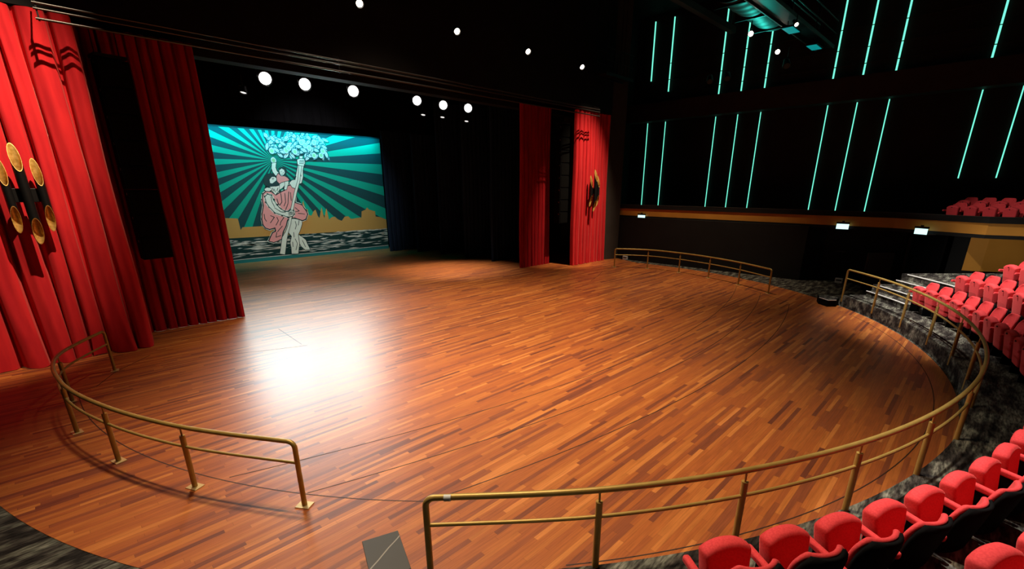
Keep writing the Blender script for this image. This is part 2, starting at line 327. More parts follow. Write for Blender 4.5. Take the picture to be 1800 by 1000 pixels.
# ------------------------------------------------------------------ painted backcloth
art = {"shapes":[["gold",[[-4.23,2.55],[-3.73,2.55],[-3.11,2.5],[-3.07,1.86],[-2.96,2.01],[-1.87,2.01],[-0.42,2.07],[0.5,2.5],[0.59,3.26],[0.66,3.4],[0.7,3.07],[0.72,2.88],[0.85,2.89],[0.89,2.54],[1.04,2.48],[1.22,2.76],[1.35,2.84],[1.43,2.47],[1.53,2.32],[1.74,2.99],[1.83,2.3],[2.05,2.91],[2.13,2.19],[2.32,2.33],[2.53,2.37],[2.72,2.19],[2.96,2.08],[3.21,2.34],[3.44,2.36],[3.63,2.17],[3.98,2.21],[4.38,2.24],[4.43,2.63],[4.73,2.73],[4.86,2.87],[5.0,2.72],[5.43,2.6],[5.43,2.25],[5.75,2.2],[6.24,2.01],[6.23,1.37],[0.73,1.41],[-1.97,1.42],[-3.72,1.44],[-4.43,1.44]],None],["white",[[-0.4,2.41],[-0.07,2.44],[0.39,2.35],[0.38,2.04],[0.21,1.66],[0.07,1.43],[0.12,1.09],[-0.01,0.66],[-0.11,0.25],[-0.5,0.27],[-0.47,0.65],[-0.49,0.94],[-0.34,1.32],[-0.49,1.56]],0.03],["white",[[0.08,1.38],[0.28,1.22],[0.46,1.04],[0.52,0.79],[0.65,0.43],[0.36,0.44],[0.15,0.65],[0.07,0.85]],0.03],["pink",[[-1.66,3.49],[-1.57,3.8],[-1.35,3.95],[-1.14,3.92],[-0.88,3.73],[-0.59,3.88],[-0.35,3.99],[-0.13,4.24],[0.23,4.33],[0.25,3.97],[0.12,3.28],[0.51,3.14],[0.71,2.79],[0.78,2.59],[0.63,2.31],[0.43,2.24],[0.02,2.41],[-0.26,2.4],[-0.46,2.32],[-0.61,1.95],[-0.84,1.59],[-0.96,1.22],[-1.2,1.12],[-1.44,1.06],[-1.67,1.15],[-1.55,1.35],[-1.4,1.58],[-1.2,1.68],[-1.21,1.9],[-1.54,1.83],[-1.74,1.92],[-1.84,2.11],[-1.85,2.38],[-1.79,2.69],[-1.64,3.16]],0.05],["line_k",[[-0.87,3.52],[-0.82,3.25],[-0.94,3.07],[-0.74,2.88]],0.04],["line_k",[[-0.6,3.84],[-0.61,3.34],[-0.77,3.16]],0.04],["line_k",[[-0.37,3.83],[-0.4,3.33],[-0.53,3.11]],0.04],["line_k",[[-0.13,3.92],[-0.28,3.24],[-0.47,2.88]],0.04],["line_k",[[-1.37,2.59],[-1.17,2.49],[-1.44,2.18]],0.04],["line_k",[[-1.03,2.48],[-0.97,2.29],[-1.15,2.03]],0.04],["line_k",[[-0.63,2.46],[-0.85,2.2],[-0.92,2.01]],0.04],["line_k",[[-1.71,2.69],[-1.71,2.42],[-1.64,2.28]],0.04],["line_k",[[0.11,3.0],[0.32,2.8],[0.07,2.76]],0.04],["line_k",[[0.25,2.66],[0.62,2.6]],0.04],["line_k",[[-1.17,1.61],[-1.26,1.33],[-0.97,1.41]],0.04],["line_k",[[-0.8,1.96],[-1.12,1.65]],0.04],["line_k",[[-0.04,3.88],[-0.06,3.42]],0.04],["white",[[-1.49,3.66],[-1.34,3.78],[-1.15,3.72],[-1.08,3.48],[-0.93,3.16],[-0.74,2.92],[-0.53,2.78],[-0.31,2.77],[-0.2,2.84],[-0.03,2.84],[-0.03,2.63],[-0.15,2.5],[-0.39,2.49],[-0.7,2.6],[-1.08,2.75],[-1.34,3.08],[-1.48,3.36]],0.035],["line_k",[[-1.18,3.66],[-1.16,3.35],[-1.07,3.08]],0.035],["line_k",[[-1.08,3.03],[-0.76,2.79],[-0.49,2.74]],0.035],["line_k",[[-0.32,2.68],[-0.13,2.7]],0.035],["line_k",[[-0.3,2.61],[-0.11,2.63]],0.035],["white",[[-1.18,4.25],[-1.02,4.32],[-0.6,4.29],[-0.48,4.19],[-0.64,4.02],[-0.84,3.84],[-0.91,3.76],[-1.01,3.91],[-1.1,4.08]],0.025],["white",[[-1.46,4.08],[-1.32,4.16],[-1.13,4.14],[-1.08,4.05],[-1.22,3.96],[-1.44,3.99]],0.025],["dark",[[-1.43,4.59],[-1.34,4.78],[-1.16,4.9],[-0.95,4.93],[-0.76,4.85],[-0.72,4.71],[-0.72,4.48],[-0.8,4.25],[-1.03,4.24],[-1.23,4.22],[-1.31,4.23],[-1.41,4.34]],0.02],["white",[[-1.1,4.6],[-0.95,4.75],[-0.8,4.75],[-0.71,4.67],[-0.75,4.55],[-0.85,4.48],[-0.99,4.39],[-1.1,4.41]],None],["dark",[[-1.13,4.39],[-1.0,4.37],[-0.85,4.44],[-0.77,4.54],[-0.66,4.51],[-0.57,4.4],[-0.61,4.27],[-0.81,4.22],[-1.03,4.23],[-1.12,4.29]],None],["line_k",[[-0.96,4.66],[-0.84,4.68]],0.028],["line_k",[[-0.94,4.61],[-0.89,4.62]],0.028],["line_k",[[-0.94,4.08],[-0.89,3.91]],0.035],["line_k",[[-1.02,4.14],[-0.98,3.97]],0.035],["line_k",[[-0.71,4.14],[-0.79,3.99]],0.035],["white",[[-0.83,5.5],[-0.6,5.53],[-0.67,5.27],[-0.63,5.08],[-0.54,4.96],[-0.65,4.81],[-0.74,4.84],[-0.85,5.01],[-0.9,5.21]],0.025],["white",[[-0.58,4.37],[-0.48,4.48],[-0.3,4.49],[-0.3,4.31],[-0.44,4.16],[-0.63,4.05]],0.02],["white",[[-0.27,4.51],[-0.09,4.56],[-0.06,4.43],[-0.16,4.25],[-0.25,4.04],[-0.38,4.06],[-0.31,4.25]],0.02],["pink",[[-0.69,4.78],[-0.58,4.94],[-0.43,4.8],[-0.23,4.8],[-0.07,4.69],[0.0,4.57],[-0.21,4.53],[-0.49,4.45],[-0.58,4.38],[-0.7,4.52]],0.03],["dark",[[-0.55,5.09],[-0.47,5.26],[-0.29,5.33],[-0.12,5.28],[-0.05,5.12],[-0.11,4.94],[-0.22,4.84],[-0.4,4.81],[-0.5,4.91]],None],["white",[[-0.49,5.12],[-0.34,5.22],[-0.21,5.14],[-0.19,4.99],[-0.28,4.88],[-0.4,4.82],[-0.47,4.91]],None],["line_k",[[-0.41,5.04],[-0.37,5.04]],0.028],["line_k",[[-0.3,4.99],[-0.26,5.0]],0.028],["line_k",[[-0.4,4.91],[-0.33,4.91]],0.028],["line_k",[[-0.01,2.2],[0.02,1.96],[-0.08,1.73]],0.035],["line_k",[[0.23,2.24],[0.14,1.96]],0.035],["line_k",[[-0.2,1.55],[-0.22,1.26]],0.035],["line_k",[[-0.17,1.16],[-0.07,0.86],[-0.22,0.48]],0.035],["line_k",[[-0.34,0.98],[-0.36,0.69]],0.035],["line_k",[[0.25,1.03],[0.39,0.62]],0.035],["white",[[-0.02,4.42],[0.15,4.57],[0.31,4.6],[0.45,4.92],[0.55,5.19],[0.63,5.42],[0.97,5.44],[0.87,5.17],[0.83,4.78],[0.69,4.43],[0.51,4.37],[0.37,4.02],[0.23,4.14],[0.12,4.16]],0.03],["line_k",[[0.72,5.22],[0.72,4.81]],0.035],["line_k",[[0.42,4.81],[0.33,4.6]],0.035],["white",[[0.8,5.94],[0.98,5.95],[0.85,5.45],[0.6,4.55],[0.32,3.87],[0.1,3.28],[-0.04,2.86],[-0.18,2.87],[-0.06,3.19],[0.2,3.9],[0.51,4.6],[0.7,5.45]],0.025],["white",[[-0.18,2.47],[-0.3,2.07],[-0.52,1.57],[-0.66,1.19],[-0.81,0.63],[-0.91,0.28],[-1.19,0.35],[-1.06,0.75],[-0.9,1.31],[-0.68,1.58],[-0.48,1.94],[-0.31,2.45]],0.025],["white",[[0.63,5.74],[0.81,5.81],[1.05,5.78],[1.06,5.58],[0.96,5.4],[0.75,5.42],[0.62,5.48]],0.025],["line_k",[[0.77,5.71],[1.03,5.69]],0.035],["line_k",[[0.74,5.62],[1.04,5.61]],0.035],["line_k",[[0.72,5.54],[1.0,5.52]],0.035],["white",[[-0.31,2.78],[-0.17,2.86],[-0.02,2.8],[-0.03,2.63],[-0.15,2.51],[-0.31,2.57]],0.02],["line_k",[[-0.26,2.75],[-0.05,2.74]],0.04],["line_k",[[-0.28,2.68],[-0.05,2.67]],0.04],["line_k",[[-0.28,2.61],[-0.09,2.61]],0.04]],"crown":[[-1.13,6.09],[-1.03,6.51],[-0.92,6.85],[-0.68,6.99],[-0.35,7.17],[0.35,7.16],[1.18,7.18],[1.65,7.21],[2.32,7.14],[2.46,6.71],[2.64,6.4],[2.3,5.86],[1.56,5.88],[1.12,6.17],[0.55,6.06],[0.01,6.14],[-0.55,5.92],[-1.02,5.99]],"fruit":[[-0.72,5.66],[-0.73,6.17],[0.07,6.23],[0.57,6.18],[1.23,6.55],[1.45,6.43],[1.68,6.02],[2.12,6.04],[2.26,6.29],[1.02,6.72],[0.23,6.37],[1.78,6.76]]}
C_ = {'ray': (0.006, 0.30, 0.20), 'night': (0.012, 0.055, 0.060), 'white': (0.62, 0.68, 0.60), 'pink': (0.68, 0.29, 0.28), 'gold': (0.42, 0.25, 0.07),
      'dark': (0.02, 0.045, 0.045), 'k': (0.02, 0.035, 0.035), 'sea': (0.010, 0.035, 0.034), 'teal': (0.02, 0.16, 0.16), 'foam': (0.55, 0.58, 0.52),
      'leaf': (0.52, 0.62, 0.60), 'fruit': (0.26, 0.46, 0.24), 'vein': (0.015, 0.10, 0.12)}
XL, XR, ZT = -6.24, 6.23, 7.24
pv, pf, pc = [], [], []
layer = [0.0]
def face(pts, col):
    if len(pts) < 3: return
    b_ = len(pv); y = 17.8 - layer[0]
    pv.extend((x, y, z) for x, z in pts)
    for t in tessellate_polygon([[Vector((x, z, 0)) for x, z in pts]]):
        (x0, z0), (x1, z1), (x2, z2) = (pts[i] for i in t)
        if (x1 - x0) * (z2 - z0) - (x2 - x0) * (z1 - z0) < 0: t = t[::-1]
        pf.append(tuple(b_ + i for i in t)); pc.append(C_[col])
def up(): layer[0] += 0.00015
def clip(poly, ax, lim, keep_less):
    out = []
    for i in range(len(poly)):
        a, b_ = poly[i - 1], poly[i]
        ia = (a[ax] <= lim) == keep_less; ib = (b_[ax] <= lim) == keep_less
        if ia != ib:
            t = (lim - a[ax]) / (b_[ax] - a[ax]); out.append((a[0] + (b_[0] - a[0]) * t, a[1] + (b_[1] - a[1]) * t))
        if ib: out.append(b_)
    return out
def rect_clip(p, x0=XL, x1=XR, z0=0.0, z1=ZT):
    for ax, lim, k in ((0, x0, False), (0, x1, True), (1, z0, False), (1, z1, True)):
        p = clip(p, ax, lim, k)
        if len(p) < 3: return []
    return p
def line(pts, wd, col, closed=False):
    if closed: pts = pts + [pts[0]]
    for a, b_ in zip(pts, pts[1:]):
        dx, dz = b_[0] - a[0], b_[1] - a[1]; l = math.hypot(dx, dz) or 1; nx, nz = -dz / l * wd / 2, dx / l * wd / 2
        ex, ez = dx / l * wd * 0.3, dz / l * wd * 0.3
        face(rect_clip([(a[0] + nx - ex, a[1] + nz - ez), (a[0] - nx - ex, a[1] - nz - ez), (b_[0] - nx + ex, b_[1] - nz + ez), (b_[0] + nx + ex, b_[1] + nz + ez)]), col)
face([(XL, 0), (XR, 0), (XR, ZT), (XL, ZT)], 'night'); up()
cx_, cz_ = -0.70, 5.65
sect = [(-5.3, 0), (5.7, 11), (-16.4, -11.7), (154.6, 160.5), (167.5, 173.9), (180.4, 186.1), (193.1, 198.7)]
sect += [(17 + 12.5 * k, 23 + 12.5 * k) for k in range(11)] + [(-28 - 11.6 * k, -22.6 - 11.6 * k) for k in range(12)]
for a, b_ in sect:
    p = [(cx_, cz_)] + [(cx_ + 12 * math.cos(D2R(a + (b_ - a) * t)), cz_ + 12 * math.sin(D2R(a + (b_ - a) * t))) for t in (0, 0.5, 1)]
    face(rect_clip(p, z0=1.0), 'ray')
up()
rnd = random.Random(5)
face(rect_clip([(XL, 0), (XR, 0), (XR, 1.39), (-3.7, 1.46), (XL, 1.48)]), 'sea'); up()
for col, pts, wd in art['shapes'][:1]: face(rect_clip([tuple(p) for p in pts]), col)
face(rect_clip([(XL, 1.46), (-4.3, 1.44), (-4.3, 2.55), (-5.4, 2.6), (XL, 2.7)]), 'gold'); up()
for i in range(230):
    z = 0.27 + 1.12 * (rnd.random() ** 0.75); x = rnd.uniform(XL, XR); l = rnd.uniform(0.25, 1.3); h = rnd.uniform(0.012, 0.036) * (0.6 + 0.6 * z); sl = rnd.uniform(-0.03, 0.03)
    face(rect_clip([(x, z), (x + l * 0.4, z - h + sl * l * 0.4), (x + l, z + sl * l), (x + l * 0.45, z + h + sl * l * 0.4)]), 'foam')
up()
face(rect_clip([(XL, 0), (XR, 0), (XR, 0.2), (2, 0.18), (-2, 0.2), (XL, 0.17)]), 'teal'); up()
line([(XL, 0.19), (-2, 0.22), (2, 0.2), (XR, 0.23)], 0.03, 'foam'); up()
# tree crown: leaves and fruit
cr = [tuple(p) for p in art['crown']]
def inside(x, z):
    r = False
    for (x0, z0), (x1, z1) in zip(cr, cr[1:] + cr[:1]):
        if (z0 > z) != (z1 > z) and x < (x1 - x0) * (z - z0) / (z1 - z0) + x0: r = not r
    return r
def leaf(x, z, a, l, wd, col, veined=True):
    ca, sa = math.cos(a), math.sin(a); pts = []
    for t in (0, 0.2, 0.5, 0.8, 1, 0.8, 0.5, 0.2):
        pts.append(t)
    prof = [(0, 0), (0.2, 0.32), (0.5, 0.5), (0.8, 0.3), (1, 0), (0.8, -0.3), (0.5, -0.5), (0.2, -0.32)]
    P_ = [(x + ca * l * p - sa * wd * q, z + sa * l * p + ca * wd * q) for p, q in prof]
    big = [(x + ca * l * (p * 1.26 - 0.13) - sa * wd * q * 1.6, z + sa * l * (p * 1.26 - 0.13) + ca * wd * q * 1.6) for p, q in prof]
    face(rect_clip(big), 'vein'); up(); face(rect_clip(P_), col); up()
    if veined: line([P_[0], P_[4]], 0.018, 'vein')
for col, pts, wd in art['shapes']:
    if col == 'white' and pts[0][1] > 5.7:   # trunk end of the staff goes under the leaves
        line([tuple(p) for p in pts], wd * 2.2, 'k', True); up(); face(rect_clip([tuple(p) for p in pts]), col); up()
n = 0
while n < 120:
    x = rnd.uniform(-1.35, 2.6); z = rnd.uniform(5.6, 7.3)
    if inside(x, z):
        leaf(x, z, rnd.uniform(0, 2 * PI), rnd.uniform(0.3, 0.5), rnd.uniform(0.14, 0.2), 'leaf'); n += 1
for x, z in art['fruit']:
    for rr, cc in ((0.17, 'vein'), (0.15, 'leaf'), (0.1, 'fruit')):
        face(rect_clip([(x + rr * math.cos(i * PI / 7), z + rr * 1.1 * math.sin(i * PI / 7)) for i in range(14)]), cc); up()
for col, pts, wd in art['shapes'][1:]:
    pts = [tuple(p) for p in pts]
    if col.startswith('line_'): line(pts, wd, col[5:]); continue
    up()
    if wd and len(pts) > 14: line(pts, 0.17, 'white', True); up()
    if wd: line(pts, wd * 2.2, 'k', True); up()
    face(rect_clip(pts), col); up()
me = bpy.data.meshes.new('painted_cloth'); me.from_pydata(pv, [], pf); me.update()
ca_ = me.color_attributes.new('print', 'FLOAT_COLOR', 'CORNER')
i = 0
for p_, c in zip(me.polygons, pc):
    for li in p_.loop_indices: ca_.data[li].color = (*c, 1)
me.materials.append(MATS['cloth_print'])
bc = bpy.data.objects.new('printed_cloth', me); COL.objects.link(bc)
back = empty('stage_cloth', (0, 17.85, 0), 0, 'painted backcloth showing a bearded man with a staff under a green sunburst', 'backdrop')
bc.parent = back; bc.location = (0, -17.85, 0)
MB().box((0, 0.03, 7.28), (12.6, 0.1, 0.1)).build('batten', 'black_metal', back)
MB().box((0, 0.0, 3.62), (12.5, 0.02, 7.24)).build('lining', 'black_cloth', back)
# ------------------------------------------------------------------ curtains and drapes
def curtain(name, x0, x1, y, z0, z1, period, amp, m, label, seed, cat='curtain', puddle=0.0, ry=0.0, lean=0.0, parts=True):
    rnd = random.Random(seed); wd = abs(x1 - x0); n = max(3, int(wd / period))
    ed = [0.0]
    for i in range(n): ed.append(ed[-1] + rnd.uniform(0.75, 1.3))
    ed = [e / ed[-1] for e in ed]; ks = [rnd.uniform(0.65, 1.1) for _ in ed]; ph = [rnd.uniform(-1, 1) for _ in ed]
    nu, nv = n * 22, 30
    def fn(u, v):
        k = 0
        while k < n - 1 and u > ed[k + 1]: k += 1
        t = (u - ed[k]) / (ed[k + 1] - ed[k])
        e0 = min(1.0, t / 0.13, (1 - t) / 0.13); e0 = e0 * e0 * (3 - 2 * e0)
        bulge = amp * (e0 * (0.72 + 0.35 * (ks[k] - 0.8)) + 0.28 * math.sin(PI * t) + 0.22 * ph[k] * (t - 0.5) * e0 + 0.05 * math.sin(11 * t + 9 * ph[k] + 3 * v) * e0)
        low = max(0.0, 1 - v / 0.3)
        x = (u - 0.5) * wd + 0.05 * amp * math.sin(9 * v + 5 * ph[k]) * 1.5 + low * low * puddle * 0.6 * ph[k] * math.sin(PI * t)
        yy = -bulge * (1 - 0.10 * v) + 0.02 * math.sin(6 * v + 4 * u) - low ** 2 * puddle * (0.5 + 0.5 * math.sin(PI * t)) * (0.6 + 0.4 * ph[k])
        z = z0 + (z1 - z0) * v
        if v == 0: z = z0 + 0.006 + 0.025 * puddle * (1 + math.sin(7 * t + ph[k] * 3))
        return (x, yy, z)
    o = MB().grid(fn, nu, nv).build(name, m, smooth=True, angle=180)
    o.location = ((x0 + x1) / 2, y, 0); o.rotation_euler = (0, 0, ry)
    return tag(o, label, cat)
curtain('stage_curtain', -13.55, -9.62, 3.66, 0.0, 7.94, 0.42, 0.26, 'red_velvet', 'bright red velvet curtain pooling on the floor behind the near short railing', 3, puddle=0.34)
curtain('stage_curtain', 9.42, 12.45, 3.80, 0.0, 7.94, 0.30, 0.20, 'red_velvet', 'bright red velvet curtain across the stage, hanging behind the far gold sconce', 8, puddle=0.08)
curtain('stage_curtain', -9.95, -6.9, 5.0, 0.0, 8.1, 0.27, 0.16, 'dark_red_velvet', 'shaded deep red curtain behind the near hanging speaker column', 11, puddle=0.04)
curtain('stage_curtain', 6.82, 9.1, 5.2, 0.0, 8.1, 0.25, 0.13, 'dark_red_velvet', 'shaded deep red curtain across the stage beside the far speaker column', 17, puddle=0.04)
# navy legs in the wings and black borders above
legs = [(7.3, 10.4, 8.0, 'navy side drape nearest the far red curtains, edge lowest on the stage boards'),
        (7.15, 10.6, 10.3, 'navy side drape second back from the far red curtains'),
        (7.0, 10.8, 12.6, 'navy side drape third back from the far red curtains'),
        (6.6, 11.0, 14.7, 'navy side drape fourth back, deep in the stage wing'),
        (5.45, 10.5, 16.3, 'navy side drape beside the far edge of the painted backcloth')]
for i, (a, b_, y, lb) in enumerate(legs):
    o = curtain('wing_drape', a, b_, y, 0.0, 9.0, 0.3, 0.10, 'navy_drape', lb, 30 + i, cat='drape'); o['group'] = 'navy wing drapes'
for i, y in enumerate((16.8, 14.3)):
    o = curtain('border_drape', -8, 11, y, 7.33 if i else 7.30, 12.0, 0.4, 0.04, 'black_cloth', ('black border drape hanging over the stage behind the white spotlights' if i else 'black border drape hanging just above the painted backcloth'), 40 + i, cat='drape')
    o['group'] = 'black border drapes'

# three-tube bar across the top of the opening
lb = empty('rigging_rail', (0, 2.9, 7.8), 0, 'long rail of three parallel steel tubes spanning the top of the stage opening', 'rail')
for z, r in ((0.13, 0.022), (0.02, 0.022), (-0.17, 0.026)):
    MB().tube([(-10.25, 0, z), (10.35, 0, z)], r, 10).build('tube', 'rig_tube', lb, smooth=True)
for x in (-10.2, -3.5, 3.5, 10.3):
    MB().box((x, 0.02, 0.0), (0.03, 0.03, 0.42)).build('clamp', 'black_metal', lb)
for x in (-10.2, -3.5, 3.5, 10.3):
    MB().tube([(x, 0.04, 0.2), (x, 0.33, 0.3)], 0.015, 8).build('bracket', 'black_metal', lb)

# ------------------------------------------------------------------ hanging speaker columns
def speaker_column(x, y, z1, n, label, rz):
    t = empty('hanging_speaker', (x, y, z1), rz, label, 'speaker', 'hanging speaker columns')
    hh = 0.62
    for i in range(n):
        z = -0.32 - hh * i; tl = 0.008 * i
        c = MB().prism([(-0.36, -0.2), (0.36, -0.2), (0.30, 0.28), (-0.30, 0.28)], z - hh / 2 + 0.004, z + hh / 2 - 0.004).build('cabinet', 'black_plastic', t, bevel=0.012)
        MB().box((0, -0.212, z), (0.62, 0.02, hh - 0.1)).build('grille', 'speaker_grille', c)
        for s in (-1, 1): MB().box((s * 0.345, -0.12, z + hh * 0.32), (0.02, 0.05, 0.06)).build('rigging_pin', 'grey_pipe', c)
    MB().box((0, 0.02, 0.05), (0.66, 0.5, 0.07)).build('flying_frame', 'black_metal', t)
    for s in (-1, 1): MB().tube([(s * 0.25, 0.02, 0.08), (s * 0.25, 0.02, 0.75)], 0.012, 6).build('cable', 'black_metal', t)
    return t
speaker_column(-9.02, 4.15, 7.25, 8, 'tall black speaker column hanging between the two near red curtains', 0.15)
speaker_column(9.22, 4.3, 7.25, 8, 'tall black speaker column hanging between the two far red curtains', -0.15)

# ------------------------------------------------------------------ tube sconces
def sconce(x, y, zc, rz, label):
    t = empty('sconce_lamp', (x, y, zc), rz, label, 'wall lamp', 'tube sconces on the curtains')
    def tube(px, py, zb, zt, r):
        n = 24; cut = 0.60
        o = MB(); rings = []
        def ring(rad, z0f):
            return [(px + rad * math.cos(2 * PI * i / n), py + rad * math.sin(2 * PI * i / n), z0f(rad * math.sin(2 * PI * i / n))) for i in range(n)]
        top = lambda s: zt - cut / 2 * (1 - s / r); bot = lambda s: zb + cut / 2 * (1 - s / r)
        vs = ring(r, bot) + ring(r, top)
        o.add(vs, [(i, (i + 1) % n, n + (i + 1) % n, n + i) for i in range(n)])
        tb = o.build('tube', 'black_metal', t, smooth=True)
        g = MB(); q = r * 0.94
        vs = ring(q, bot) + ring(q, top) + [(px, py, (zb + zt) / 2 + 0.04), (px, py, (zb + zt) / 2 - 0.04)]
        mid = ring(q, lambda s: (zb + zt) / 2 + 0.04)
        k0 = len(vs); vs = ring(q, bot) + ring(q, top) + mid
        fs = [(n + i, 2 * n + i, 2 * n + (i + 1) % n, n + (i + 1) % n) for i in range(n)] + [(2 * n + i, i, (i + 1) % n, 2 * n + (i + 1) % n) for i in range(n)] + [tuple(2 * n + i for i in range(n))]
        g.add(vs, fs); g.build('gold_lining', 'gold_lining', tb, smooth=True)
        for f_ in (bot, top):
            rm = MB(); rm.add(ring(r, f_) + ring(q, f_), [(i, (i + 1) % n, n + (i + 1) % n, n + i) for i in range(n)])
            rm.build('rim', 'gold_lining', tb)
    tube(0.0, -0.03, -1.09, 1.10, 0.092); tube(0.285, 0.03, -0.82, 0.80, 0.08); tube(-0.275, 0.03, -0.82, 0.80, 0.08)
    MB().box((0, 0.1, 0), (0.44, 0.06, 0.3)).build('backplate', 'black_metal', t, bevel=0.01)
    return t
sconce(-11.24, 3.0, 4.03, 0.15, 'cluster of three black tubes with gold cut ends on the near red curtain')
sconce(10.70, 3.22, 3.98, -0.1, 'cluster of three black tubes with gold cut ends on the far red curtain')

# ------------------------------------------------------------------ curved railings
def spline(P, n=14):
    out = []
    for i in range(len(P) - 1):
        p0, p1, p2, p3 = (P[max(0, min(len(P) - 1, j))] for j in (i - 1, i, i + 1, i + 2))
        for k in range(n):
            t = k / n
            out.append(tuple(0.5 * (2 * p1[c] + (p2[c] - p0[c]) * t + (2 * p0[c] - 5 * p1[c] + 4 * p2[c] - p3[c]) * t * t + (3 * p1[c] - p0[c] - 3 * p2[c] + p3[c]) * t ** 3) for c in (0, 1)))
    out.append(tuple(P[-1])); return out
def railing(P, base, top, mid, plates, label, loc):
    t = empty('stage_railing', (*loc, 0), 0, label, 'railing', 'bronze stage railings')
    loc3 = Vector((*loc, 0))
    L2 = lambda p, z: tuple(Vector((p[0], p[1], z)) - loc3)
    path = spline(P)
    rb = 0.09
    def bend(i0, i1):  # rounded corner from vertical post into the rail
        a = Vector((*path[i0], 0)); d = (Vector((*path[i1], 0)) - a).normalized()
        return [tuple(a + d * (rb - rb * math.cos(k * PI / 10)) + Vector((0, 0, top - rb + rb * math.sin(k * PI / 10))) - loc3) for k in range(6)]
    inner = [p for p in path if math.dist(p, path[0]) > rb * 1.6 and math.dist(p, path[-1]) > rb * 1.6]
    pts = [L2(path[0], base)] + bend(0, 2) + [L2(p, top) for p in inner] + bend(-1, -3)[::-1] + [L2(path[-1], base)]
    MB().tube(pts, 0.033, 12).build('handrail', 'rail_bronze', t, smooth=True, angle=60)
    MB().tube([L2(p, mid) for p in path], 0.021, 10).build('middle_rail', 'rail_bronze', t, smooth=True, angle=60)
    for i, p in enumerate(P):
        if 0 < i < len(P) - 1:
            po = MB().tube([L2(p, base), L2(p, top - 0.14)], 0.036, 12).build('post', 'rail_bronze', t, smooth=True)
            MB().tube([L2(p, top - 0.15), L2(p, top - 0.03)], 0.012, 8).build('stem', 'rail_bronze', po, smooth=True)
        else:
            po = MB().tube([L2(p, base), L2(p, base + 0.1)], 0.036, 12).build('post_foot', 'rail_bronze', t, smooth=True)
        ang = math.atan2(p[0], -p[1])
        if plates: MB().box(L2(p, 0.006), (0.2, 0.15, 0.012), ang).build('base_plate', 'base_plate_bronze', po)
        else:
            q = (p[0] * 1.0018, p[1] * 1.0018)
            MB().box(L2(q, base + 0.06), (0.12, 0.05, 0.12), ang).build('bracket', 'rail_bronze', po)
    return t
RP = [(10.69, 1.67), (11.53, 0.13), (11.56, -1.68), (11.16, -3.4), (10.46, -5.08), (9.49, -6.66)]
railing([(-x, y) for x, y in RP], 0.0, 1.0, 0.68, True, 'short curved bronze railing on the stage floor in front of the near red curtain', (-11.0, -2.0))
railing(RP, 0.0, 1.0, 0.68, True, 'short curved bronze railing on the far stage edge, below the dark side wall', (11.0, -2.0))
long_rail = railing([pol(13.02, a, -0.06) for a in (-44.9, -37.3, -30, -22.4, -15, -7.5, 0, 7.5, 15, 22.4, 30, 37.3, 44.9)], 0.16, 1.35, 1.03, False,
        'long curved bronze railing sweeping along the carpet platform in front of the red seats', (0, -13.02))
p0, p1 = pol(13.02, -44.1, -0.06), pol(13.02, -43.8, -0.06)
tp = MB().tube([(p0[0], p0[1] + 13.02, 1.35), (p1[0], p1[1] + 13.02, 1.35)], 0.0345, 12).build('tape', 'white_plastic', long_rail, smooth=True); tp['label'] = 'scrap of white tape'

# ------------------------------------------------------------------ small blocks at the aisles
bx = empty('stone_plinth', (-9.30, -8.545, 0), -0.335, 'low grey marble-topped block on the wooden floor between two bronze railing ends', 'plinth')
MB().box((0.02, 0, 0.115), (0.36, 0.60, 0.23)).build('body', 'black_plastic', bx)
MB().box((0, 0, 0.245), (0.42, 0.66, 0.03)).build('top_slab', 'grey_marble', bx, bevel=0.004)
hx = empty('step_block', (9.30, -8.75, 0), 0, 'black step block with pale edges where the far aisle meets the stage', 'step')
hp = [(-0.35, 0.14), (-0.66, -0.22), (-0.42, -0.42), (0.10, -0.42), (0.30, 0.0), (0.10, 0.30)]
MB().prism(hp, 0, 0.24).build('body', 'black_plastic', hx)
MB().prism([(x * 0.9, y * 0.9) for x, y in hp], 0.24, 0.252).build('carpet_top', 'mottled_carpet', hx)
MB().tube([(-0.35, 0.14, 0.245), (-0.66, -0.22, 0.245), (-0.42, -0.42, 0.245)], 0.016, 6).build('edge_strip', 'silver_edge', hx)
def floor_box(x, y, rz, label):
    t = empty('floor_box', (x, y, 0), rz, label, 'box', 'small pale boxes at the wall')
    MB().box((0, 0, 0.11), (0.12, 0.3, 0.22)).build('case', 'white_plastic', t, bevel=0.01)
    MB().box((-0.062, 0, 0.13), (0.008, 0.22, 0.05)).build('slot', 'black_plastic', t)
floor_box(13.5, 2.75, 0, 'small pale box at the foot of the dark wall behind the far railing')
floor_box(14.2, -8.2, 0, 'small pale box on the carpet at the wall beside the long railing end')

# dark panel and door leaf by the far aisle
pn = empty('aisle_screen', (13.4, -9.62, 0), math.atan2(-0.8, 0.8), 'dark grey free-standing screen panel at the far aisle behind the long railing', 'screen')
MB().box((0, 0, 0.8), (1.1, 0.05, 1.56)).build('panel', 'charcoal_paint', pn)
for s in (-1, 1): MB().box((s * 0.45, 0, 0.02), (0.06, 0.35, 0.04)).build('foot', 'black_metal', pn)
dr = empty('aisle_doorway', (14.6, -10.9, 0), math.atan2(-0.9, 0.75), 'black doorway with a pale line along its top, above the far aisle steps', 'doorway')
MB().box((-0.68, 0, 1.15), (0.06, 0.12, 2.3)).build('jamb', 'black_metal', dr); MB().box((0.68, 0, 1.15), (0.06, 0.12, 2.3)).build('jamb', 'black_metal', dr)
MB().box((0, 0, 2.33), (1.44, 0.12, 0.06)).build('head', 'black_metal', dr); MB().box((0, 0.03, 1.15), (1.28, 0.04, 2.3)).build('leaf', 'black_plastic', dr)
MB().box((0.0, -0.065, 2.345), (0.4, 0.01, 0.012)).build('top_line', 'silver_edge', dr)

